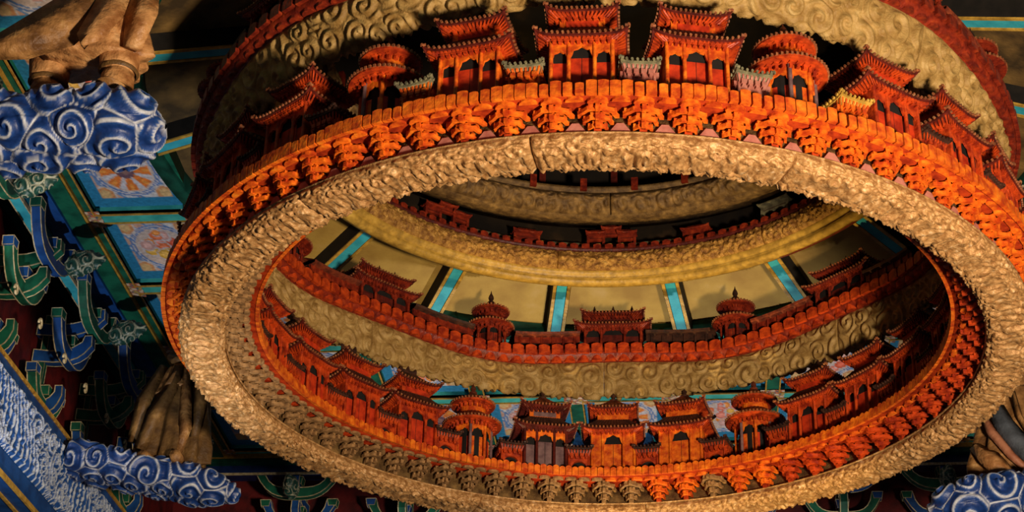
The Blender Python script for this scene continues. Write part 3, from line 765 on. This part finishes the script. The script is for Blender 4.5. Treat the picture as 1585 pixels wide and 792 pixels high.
# ------------------------------------------------------------------ innermost ring
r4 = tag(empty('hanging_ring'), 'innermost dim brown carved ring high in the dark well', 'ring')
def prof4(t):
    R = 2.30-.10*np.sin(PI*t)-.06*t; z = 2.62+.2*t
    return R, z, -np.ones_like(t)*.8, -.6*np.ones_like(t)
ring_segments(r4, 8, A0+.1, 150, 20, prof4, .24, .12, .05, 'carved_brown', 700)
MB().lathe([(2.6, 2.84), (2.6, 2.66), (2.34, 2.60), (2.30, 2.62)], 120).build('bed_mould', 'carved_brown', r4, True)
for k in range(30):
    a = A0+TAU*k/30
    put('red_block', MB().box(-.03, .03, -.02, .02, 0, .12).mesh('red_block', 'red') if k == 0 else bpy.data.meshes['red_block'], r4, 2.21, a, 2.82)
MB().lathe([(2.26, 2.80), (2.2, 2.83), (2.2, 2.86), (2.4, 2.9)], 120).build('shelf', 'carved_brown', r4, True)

# ================================================================== BEAM, BRACKET SETS
beam = tag(empty('painted_beam', (-4.8, 0, 0)), 'deep blue painted beam with white-blue carved relief at lower left', 'beam')
def bbox(x0, x1, z0, z1, m, nm, y0=YB, y1=FY+.75):
    return MB().box(x0+4.8, x1+4.8, y0, y1, z0, z1).build(nm, m, beam)
bbox(-5.0, -4.6, -.5, .36, 'blue', 'beam_body'); bbox(-4.602, -4.585, .335, .365, 'gold_line', 'gilt_edge'); bbox(-4.605, -4.585, -.51, -.47, 'gold', 'gilt_edge')
bbox(-4.75, -4.72, -.512, -.498, 'gold', 'gilt_edge')
U, V = np.meshgrid(np.linspace(-2.5, 5.5, 1000), np.linspace(0, .56, 60), indexing='ij')
h, rid, bo = swirl((U+2.5)*1.25, V, .2, 10, .56, 41, 2.3, .5)
stk = (.5+.5*np.cos(75*U+16*V+4*np.sin(9*V+3*U)))**2; rid = np.where(np.sin(4*U+6*V) > .1, rid, stk)
ew = np.minimum(1, np.minimum(V, .56-V)*30)
P = np.stack([.205+(.012+h*.02+rid*.02)*ew, U, V-.31], -1)
colr = np.where((rid > .66)[..., None], np.array((.5, .54, .62)), np.array((.016, .075, .28)))
obj('carved_relief', grid_mesh('carved_relief', P, 'cloud_paint', col=colr), beam)
struct(MB().box(4.6, 5.0, YB, FY+.75, -.5, .36).build('trim_4', 'blue'))

import bmesh
def arm(poly, th, m, name, parent, ax, off=0, rim=.011):
    """profile polygon (l,z) extruded th along axis ax, outlined with a cream painted edge"""
    mb = MB().prism(poly, off-th/2, off+th/2, ax); me = mb.mesh(name, 'cream'); me.materials.append(MATS[m])
    b = bmesh.new(); b.from_mesh(me); fs = list(b.faces); n = len(poly)
    caps = [f for f in fs if len(f.verts) == n and n != 4] or [f for f in fs if abs(f.normal[ax]) > .9]; sides = [f for f in fs if f not in caps]
    bmesh.ops.inset_individual(b, faces=caps, thickness=rim, depth=-.002)
    if n == 4: bmesh.ops.inset_individual(b, faces=sides, thickness=rim, depth=-.002)
    else: bmesh.ops.inset_region(b, faces=sides, thickness=rim, depth=-.002, use_boundary=True)
    for f in caps+sides:
        if f.is_valid: f.material_index = 1
    b.to_mesh(me); b.free(); return obj(name, me, parent)
def boat(L, H, z, th=.12):
    """curved bracket arm: ends sweep up"""
    n = 7; lo = []; hi = []
    for i in range(-n, n+1):
        q = i/n; lo.append((q*L, z+H*abs(q)**3.2)); 
    for i in range(n, -n-1, -1):
        q = i/n; hi.append((q*(L-th*.75*abs(q)**2), z+th+(H-th*.35)*abs(q)**3.6))
    return lo+hi
def bracket_set(name, m1, m2):
    """local x = along the wall, +y = out into the room, origin on the beam"""
    t = empty(name)
    arm([(-.13, 0), (.13, 0), (.17, .14), (-.17, .14)], .28, m1, 'seat_block', t, 1, .0)
    for i, (L, z, y, H) in enumerate(((.36, .34, .0, .24), (.40, .82, .16, .26), (.47, 1.10, .36, .30))):
        arm(boat(L, H, z), .09, m1 if i % 2 == 0 else m2, 'bracket_arm', t, 1, y, .010)
        for s in (-1, 1): arm([(s*L*.93-.045, z+H), (s*L*.93+.045, z+H), (s*L*.93+.06, z+H+.08), (s*L*.93-.06, z+H+.08)], .10, m2 if i % 2 == 0 else m1, 'bearing_block', t, 1, y, .009)
    for z, o in ((.34, .18), (.82, .38), (1.08, .46)):
        pts = [(-.15, z+.14), (-.15, z+.02)]+[(o*q-.0, z+.16*q**4) for q in (.1, .3, .5, .7, .85, 1)]+[(o-.01, z+.26), (o-.08, z+.26)]+[(o*q-.06, z+.12+.12*q**4) for q in (.9, .7, .5, .2)]
        arm(pts, .09, m2, 'cross_arm', t, 0, 0, .010)
    for y, z in ((.0, .5), (.16, .98), (.36, 1.25)): arm([(-.06, z), (.06, z), (.075, z+.09), (-.075, z+.09)], .13, m1, 'bearing_block', t, 1, y, .009)
    arm([(-.03, .14), (.03, .14), (.03, 1.3), (-.03, 1.3)], .06, 'green_deep', 'post', t, 1, -.06, .006)
    # leaf-shaped scroll head
    n = 60; pr = np.linspace(0, 1, n); R = .105*np.sin(PI*pr**.75)**.8+.004
    th = np.linspace(0, TAU, 60, endpoint=False); TH, PR = np.meshgrid(th, pr, indexing='ij'); RR = np.repeat(R[None], 60, 0)
    P = np.stack([RR*np.cos(TH)*.7, .50+PR*.34, RR*np.sin(TH)+1.10+.06*PR], -1); N = np.stack([np.cos(TH), (PR-.5)*.6, np.sin(TH)], -1)
    rid, bo, f1 = [q.reshape(TH.shape) for q in swirl3(P.reshape(-1, 3), N.reshape(-1, 3), .10, 3, 1.2)]
    wl = np.maximum(np.clip((rid-.86)/.1, 0, 1), 1-np.clip((bo-.1)/.2, 0, 1))[..., None]
    col = np.array((.012, .06, .045))*(1-wl)+np.array((.40, .38, .26))*wl
    obj('scroll_head', grid_mesh('scroll_head', P+N*(.014*rid*bo)[..., None], 'cloud_paint', True, col), t)
    for s in (-1, 1):
        q = MB().tube([(s*.30+.04*math.cos(a)*(1-a/9), .20+.05, .72+.06*math.sin(a)*(1-a/9)) for a in np.linspace(0, 6, 14)], .012, 5)
        q.build('curl', 'cream', t, True)
    return t
BS = [remember(bracket_set('bracket_set', 'blue', 'green')), remember(bracket_set('bracket_set', 'green', 'blue'))]
ys = [-1.55, -.3, .95, 2.2, 3.45, 4.7]
names = ['nearest', 'second nearest', 'third nearest', 'fourth nearest', 'fifth nearest', 'farthest']
for i, y in enumerate(ys):
    p = place(BS[i % 2], 'bs%d' % (i % 2), 1, 0, 0, f'{"blue and green" if i % 2 == 0 else "green and blue"} outlined bracket set on left beam, {names[i]} of the row', 'bracket', 'bracket sets along the left beam')
    p.location = (-4.98, y, .36); p.rotation_euler = (0, 0, -PI/2)
xs = [-3.62, -2.45, -1.2, 0, 1.2, 2.25, 3.3]
for i, x in enumerate(xs):
    p = copy_tree(BS[(i+1) % 2]); p.location = (x, FY+.55, .44); p.rotation_euler = (0, 0, PI)
    tag(p, f'{"green and blue" if i % 2 == 0 else "blue and green"} outlined bracket set on far wall, '+('%s from left' % ORD[i+1] if i < 4 else '%s from right' % ORD[7-i]), 'bracket', 'bracket sets along the far wall')
for i, y in enumerate(ys[2:]):
    p = copy_tree(BS[i % 2]); p.location = (4.98, y, .36); p.rotation_euler = (0, 0, PI/2)
    tag(p, f'outlined bracket set on right beam, {ORD[i+1]} from the near end', 'bracket', 'bracket sets along the right beam')
fb = tag(empty('painted_beam', (0, FY+.5, 0)), 'dark blue painted beam carrying the far row of bracket sets', 'beam')
MB().box(-4.6, 4.6, -.15, .25, .02, .44).build('beam_body', 'blue_deep', fb); MB().box(-4.6, 4.6, -.165, -.148, .40, .43).build('gilt_edge', 'gold_line', fb)

# ================================================================== CLOUD BRACKETS
def cloud(A, B, ry, rz, sp, seed, label, pt=1.1):
    A, B = Vector(A), Vector(B); ax = (B-A); L = ax.length; ax.normalize()
    up = Vector((0, 0, 1)); sd = ax.cross(up).normalized(); up = sd.cross(ax)
    t = empty('cloud_bracket', A); tag(t, label, 'cloud bracket', 'blue carved cloud brackets')
    nu, nv = int(L/.0085), 170
    s = np.linspace(0, 1, nu)**.9; th = np.linspace(0, TAU, nv, endpoint=False)
    T, Sg = np.meshgrid(th, s, indexing='ij')
    e = np.clip((1-Sg)*L/(ry*pt), 0, 1); tip = np.sqrt(np.clip(1-(1-e)**2.3, 0, 1))+.0005; st = np.clip(Sg*L/.05+.8, 0, 1)
    lob = .96+.10*np.abs(np.sin(Sg*L/sp*PI*.8+.6+np.round(np.sin(T*2))*.7))
    r = tip*st*lob
    ct, sn = np.cos(T), np.sin(T); sq = lambda x: np.sign(x)*np.abs(x)**.7
    Y = ry*r*sq(ct); Z = rz*r*sq(sn); X = Sg*L
    P = np.stack([X, Y, Z], -1); N = np.stack([.9*(1-e)**1.5, ct/ry*.1, sn/rz*.1], -1); N /= np.linalg.norm(N, axis=-1, keepdims=True)
    rid, bo, f1 = [q.reshape(X.shape) for q in swirl3(P.reshape(-1, 3), N.reshape(-1, 3), sp, seed)]
    hh = (.5*np.clip(1-f1*1.2, 0, 1)+.5*rid)*(.2+.8*bo**.6)
    P = P+N*(hh*.24*sp)[..., None]
    Q = P[..., :1]*np.array(ax)+P[..., 1:2]*np.array(sd)+P[..., 2:]*np.array(up)
    sm = lambda x, a, b: np.clip((x-a)/(b-a), 0, 1)
    white = np.maximum(sm(rid, .88, .97)*sm(bo, .1, .5)*sm(f1, .03, .09), 1-sm(bo, .07, .22))[..., None]
    soft = (rid**2)[..., None]
    col = np.array((.007, .034, .17))*(1-soft)+np.array((.022, .085, .32))*soft
    col = col*(1-white)+np.array((.56, .57, .62))*white
    obj('cloud_body', grid_mesh('cloud_body', Q, 'cloud_paint', True, col=col), t)
    return t
cloud((-4.58, -3.05, .05), (-2.45, -3.0, .13), .25, .155, .24, 5, 'large blue carved cloud bracket with white scrolls at upper left')
cloud((-4.58, 2.0, .19), (-3.18, 2.25, -.05), .22, .11, .22, 6, 'slim blue carved cloud bracket on the beam at lower left', 2.2)
cloud((4.58, 2.2, -.02), (2.52, 2.0, -.36), .26, .15, .25, 8, 'blue carved cloud bracket in the lower right corner', 1.6)

# ================================================================== STATUES
def loft(rings, m, name, parent, n=64, folds=9, famp=.06, seed=0, cap=True):
    """rings: (x,y,z,rx,ry,fold)"""
    R = np.array(rings, float); k = 40; tt = np.linspace(0, len(R)-1, k)
    Q = np.stack([np.interp(tt, np.arange(len(R)), R[:, j]) for j in range(6)], 1)
    th = np.linspace(0, TAU, n, endpoint=False); TH, I = np.meshgrid(th, np.arange(k), indexing='ij')
    f = np.sin(folds*TH+seed+1.5*np.sin(2*TH+seed)+I/k*1.8)+.5*np.sin((folds*2-1)*TH+2*seed-I/k*2.5)
    m_ = 1+Q[I, 5]*famp*f*2
    P = np.stack([Q[I, 0]+Q[I, 3]*np.cos(TH)*m_, Q[I, 1]+Q[I, 4]*np.sin(TH)*m_, Q[I, 2]+.02*Q[I, 5]*np.sin(3*TH+seed)], -1)
    if cap:
        c0 = np.repeat(P[:, :1].mean(0, keepdims=True), n, 0); c1 = np.repeat(P[:, -1:].mean(0, keepdims=True), n, 0); P = np.concatenate([c0, P, c1], 1)
    return obj(name, grid_mesh(name, P, m, True), parent)
def strip(pts, w, m, name, parent, th=.02, nrm=(0, -1, 0)):
    """thick cloth band along pts, w half width list"""
    pts = [Vector(p) for p in pts]; mb = MB(); v = []; N_ = Vector(nrm)
    for i, p in enumerate(pts):
        t = (pts[min(i+1, len(pts)-1)]-pts[max(i-1, 0)]).normalized(); s = t.cross(N_).normalized(); ww = w[i] if hasattr(w, '__len__') else w
        v += [p-s*ww, p+N_*th*.8, p+s*ww, p-N_*th]
    f = [(i*4+k, i*4+(k+1) % 4, (i+1)*4+(k+1) % 4, (i+1)*4+k) for i in range(len(pts)-1) for k in range(4)]
    f += [(0, 1, 2, 3), tuple(len(v)-4+k for k in (3, 2, 1, 0))]
    o = mb.add(v, f).build(name, m, parent, True); return o
def head(t, c, r, m):
    n, k = 24, 18; th = np.linspace(0, TAU, n, endpoint=False); ph = np.linspace(-PI/2, PI/2, k); TH, PH = np.meshgrid(th, ph, indexing='ij')
    X = r*np.cos(PH)*np.cos(TH)*.82; Y = r*np.cos(PH)*np.sin(TH)*.92; Z = r*1.2*np.sin(PH)
    front = np.exp(-((TH-1.5*PI)/.22)**2); Y -= r*.22*front*np.exp(-((PH+.1)/.22)**2)   # nose
    Y += r*.10*(np.exp(-((np.abs(TH-1.5*PI)-.42)/.16)**2)*np.exp(-((PH-.08)/.12)**2)); Y += r*.07*np.exp(-((TH-1.5*PI)/.3)**2)*np.exp(-((PH+.48)/.07)**2)
    h = obj('head', grid_mesh('head', np.stack([X+c[0], Y+c[1], Z+c[2]], -1), m, True), t)
    MB().lathe([(.001, r*1.75), (r*.3, r*1.65), (r*.42, r*1.4), (r*.3, r*1.15), (r*.85, r*.85), (r*.9, r*.4)], 16, 0, 0).build('topknot', 'wood_dark', h, True).location = c
    for s in (-1, 1): MB().lathe([(.001, .3*r), (.14*r, .2*r), (.16*r, -.1*r), (.001, -.35*r)], 8, c[0]+s*r*.84, c[1]+r*.1).build('ear', m, h, True).location.z = c[2]
# figure on the lower-left cloud: long robe, leaning towards the ring
s = empty('wooden_statue', (-3.78, 2.2, .14)); tag(s, 'dark brown carved wooden robed figure on the slim lower left cloud', 'statue', 'carved wooden figures standing on clouds')
loft([(0, 0, .05, .30, .22, 1), (.02, 0, .2, .30, .22, .9), (.03, 0, .5, .255, .2, .7), (.06, 0, .8, .2, .17, .5), (.10, 0, .95, .16, .13, .3)], 'wood_dark', 'robe', s, folds=8, famp=.09, seed=1)
loft([(.10, 0, .9, .165, .135, .3), (.16, 0, 1.1, .17, .13, .25), (.22, 0, 1.25, .15, .11, .2), (.24, 0, 1.34, .05, .05, 0)], 'wood_dark', 'torso', s, folds=5, famp=.05, seed=3)
strip([(.05, -.2, .9), (.0, -.23, .65), (-.12, -.24, .4), (-.2, -.22, .12)], [.05, .06, .075, .05], 'wood_dark', 'sash', s, .03)
strip([(.10, -.19, .9), (.14, -.22, .6), (.17, -.23, .3), (.13, -.22, .06)], [.03, .05, .06, .035], 'wood', 'sash', s, .03)
strip([(.17, -.16, .95), (.26, -.17, .6), (.24, -.17, .25)], [.04, .06, .04], 'wood_dark', 'sash', s, .03)
strip([(-.10, -.17, .92), (-.24, -.17, .6), (-.30, -.14, .22)], [.04, .07, .05], 'wood_dark', 'sash', s, .03)
loft([(.02, -.02, .70, .24, .19, 1), (.06, -.02, .84, .20, .17, .8), (.08, -.02, .96, .17, .14, .4)], 'wood', 'overskirt', s, folds=7, famp=.10, seed=6)
for sx in (-1, 1):
    loft([(.16+sx*.13, -.02, 1.2, .06, .06, .2), (.18+sx*.22, -.06, 1.05, .075, .075, .5), (.22+sx*.16, -.18, .96, .09, .07, .8)], 'wood_dark', 'sleeve', s, 32, 5, .08, 2)
    MB().tube([(.0+sx*.12, -.12, .05), (.0+sx*.13, -.2, .03), (.0+sx*.14, -.32, .03)], [.06, .06, .045], 10).build('shoe', 'wood', s, True)
head(s, (.26, -.03, 1.44), .1, 'wood_dark')
# figure on the lower-right cloud
s = empty('wooden_statue', (3.32, 2.45, -.10)); tag(s, 'brown carved wooden figure with grey and pink sash on lower right cloud', 'statue', 'carved wooden figures standing on clouds')
loft([(0, 0, .02, .40, .25, .6), (-.02, 0, .25, .38, .25, .8), (0, 0, .6, .3, .22, .7), (.06, 0, .95, .2, .17, .4)], 'wood', 'robe', s, folds=7, famp=.06, seed=4)
strip([(-.18, -.2, .80), (-.13, -.27, .55), (.0, -.30, .32), (.14, -.30, .12)], [.06, .085, .09, .05], 'sash_grey', 'sash', s, .04)
strip([(-.27, -.17, .70), (-.23, -.26, .48), (-.1, -.29, .26), (.04, -.30, .08)], [.03, .045, .04, .02], 'sash_pink', 'sash', s, .03)
strip([(-.02, -.25, .85), (-.0, -.29, .6), (.1, -.32, .35), (.22, -.33, .15)], [.02, .025, .03, .02], 'wood', 'sash', s, .03)
strip([(.12, -.25, .66), (.22, -.30, .5), (.26, -.31, .3), (.2, -.31, .1)], [.06, .1, .09, .05], 'wood_pale', 'sleeve_fold', s, .05)
strip([(-.36, -.12, .42), (-.27, -.24, .26), (-.12, -.27, .06)], [.05, .09, .07], 'wood_pale', 'robe_fold', s, .05)
loft([(.06, 0, .9, .2, .16, .3), (.1, 0, 1.1, .2, .15, .25), (.12, 0, 1.27, .16, .12, .2), (.12, 0, 1.36, .05, .05, 0)], 'wood', 'torso', s, folds=5, famp=.05, seed=5)
for sx in (-1, 1):
    loft([(.1+sx*.14, 0, 1.24, .06, .06, .2), (.1+sx*.26, -.04, 1.05, .08, .08, .5), (.1+sx*.2, -.18, .95, .09, .07, .8)], 'wood', 'sleeve', s, 32, 5, .08, 2)
head(s, (.12, -.03, 1.46), .1, 'wood')
# figure on the large upper-left cloud: boots, trousers, swinging coat skirt
s = empty('wooden_statue', (-2.93, -3.0, .31)); tag(s, 'pale wooden booted figure with sweeping coat skirt on large upper left cloud', 'statue', 'carved wooden figures standing on clouds')
for sx, yy in ((.20, -.04), (-.26, .05)):
    loft([(sx+.0, yy, .0, .105, .105, .1), (sx, yy, .14, .10, .10, .12), (sx, yy, .17, .088, .088, 0), (sx, yy, .2, .115, .115, .3), (sx-.02, yy, .5, .14, .14, .4)], 'wood_pale', 'trouser_leg', s, 40, 6, .04, sx)
    MB().lathe([(.108, .165), (.122, .18), (.108, .2)], 24, sx, yy).build('leg_tie', 'wood_dark', s, True)
    loft([(sx, yy-.03, -.03, .09, .12, 0), (sx, yy-.05, .01, .1, .15, 0), (sx, yy, .06, .085, .09, 0)], 'wood', 'boot', s, 24, 3, 0, 0)
loft([(.02, 0, .27, .36, .2, .8), (.0, 0, .5, .33, .22, .6), (.0, 0, .8, .25, .18, .4), (0, 0, 1.0, .17, .14, .2)], 'wood_pale', 'coat_skirt', s, folds=6, famp=.06, seed=2)
strip([(.10, -.16, .78), (.0, -.23, .55), (-.12, -.28, .36), (-.32, -.3, .24), (-.47, -.3, .20), (-.60, -.28, .20)], [.12, .15, .16, .12, .075, .03], 'wood', 'skirt_flap', s, .06, (0, -.94, -.34))
strip([(.19, -.2, .75), (.16, -.27, .45), (.10, -.32, .24), (.07, -.33, .17)], [.09, .11, .085, .01], 'wood_pale', 'tabard', s, .04)
strip([(.33, -.12, .8), (.34, -.18, .5), (.32, -.19, .25)], [.07, .1, .06], 'wood_pale', 'tabard', s, .05)
loft([(0, 0, .95, .18, .15, .2), (0, 0, 1.15, .2, .14, .25), (0, 0, 1.3, .16, .12, .2), (0, 0, 1.38, .05, .05, 0)], 'wood_pale', 'torso', s, folds=5, famp=.05, seed=5)
for sx in (-1, 1):
    loft([(sx*.15, 0, 1.27, .06, .06, .2), (sx*.27, -.04, 1.1, .08, .08, .5), (sx*.2, -.18, 1.0, .09, .07, .8)], 'wood_pale', 'sleeve', s, 32, 5, .08, 2)
head(s, (0, -.03, 1.47), .1, 'wood_pale')
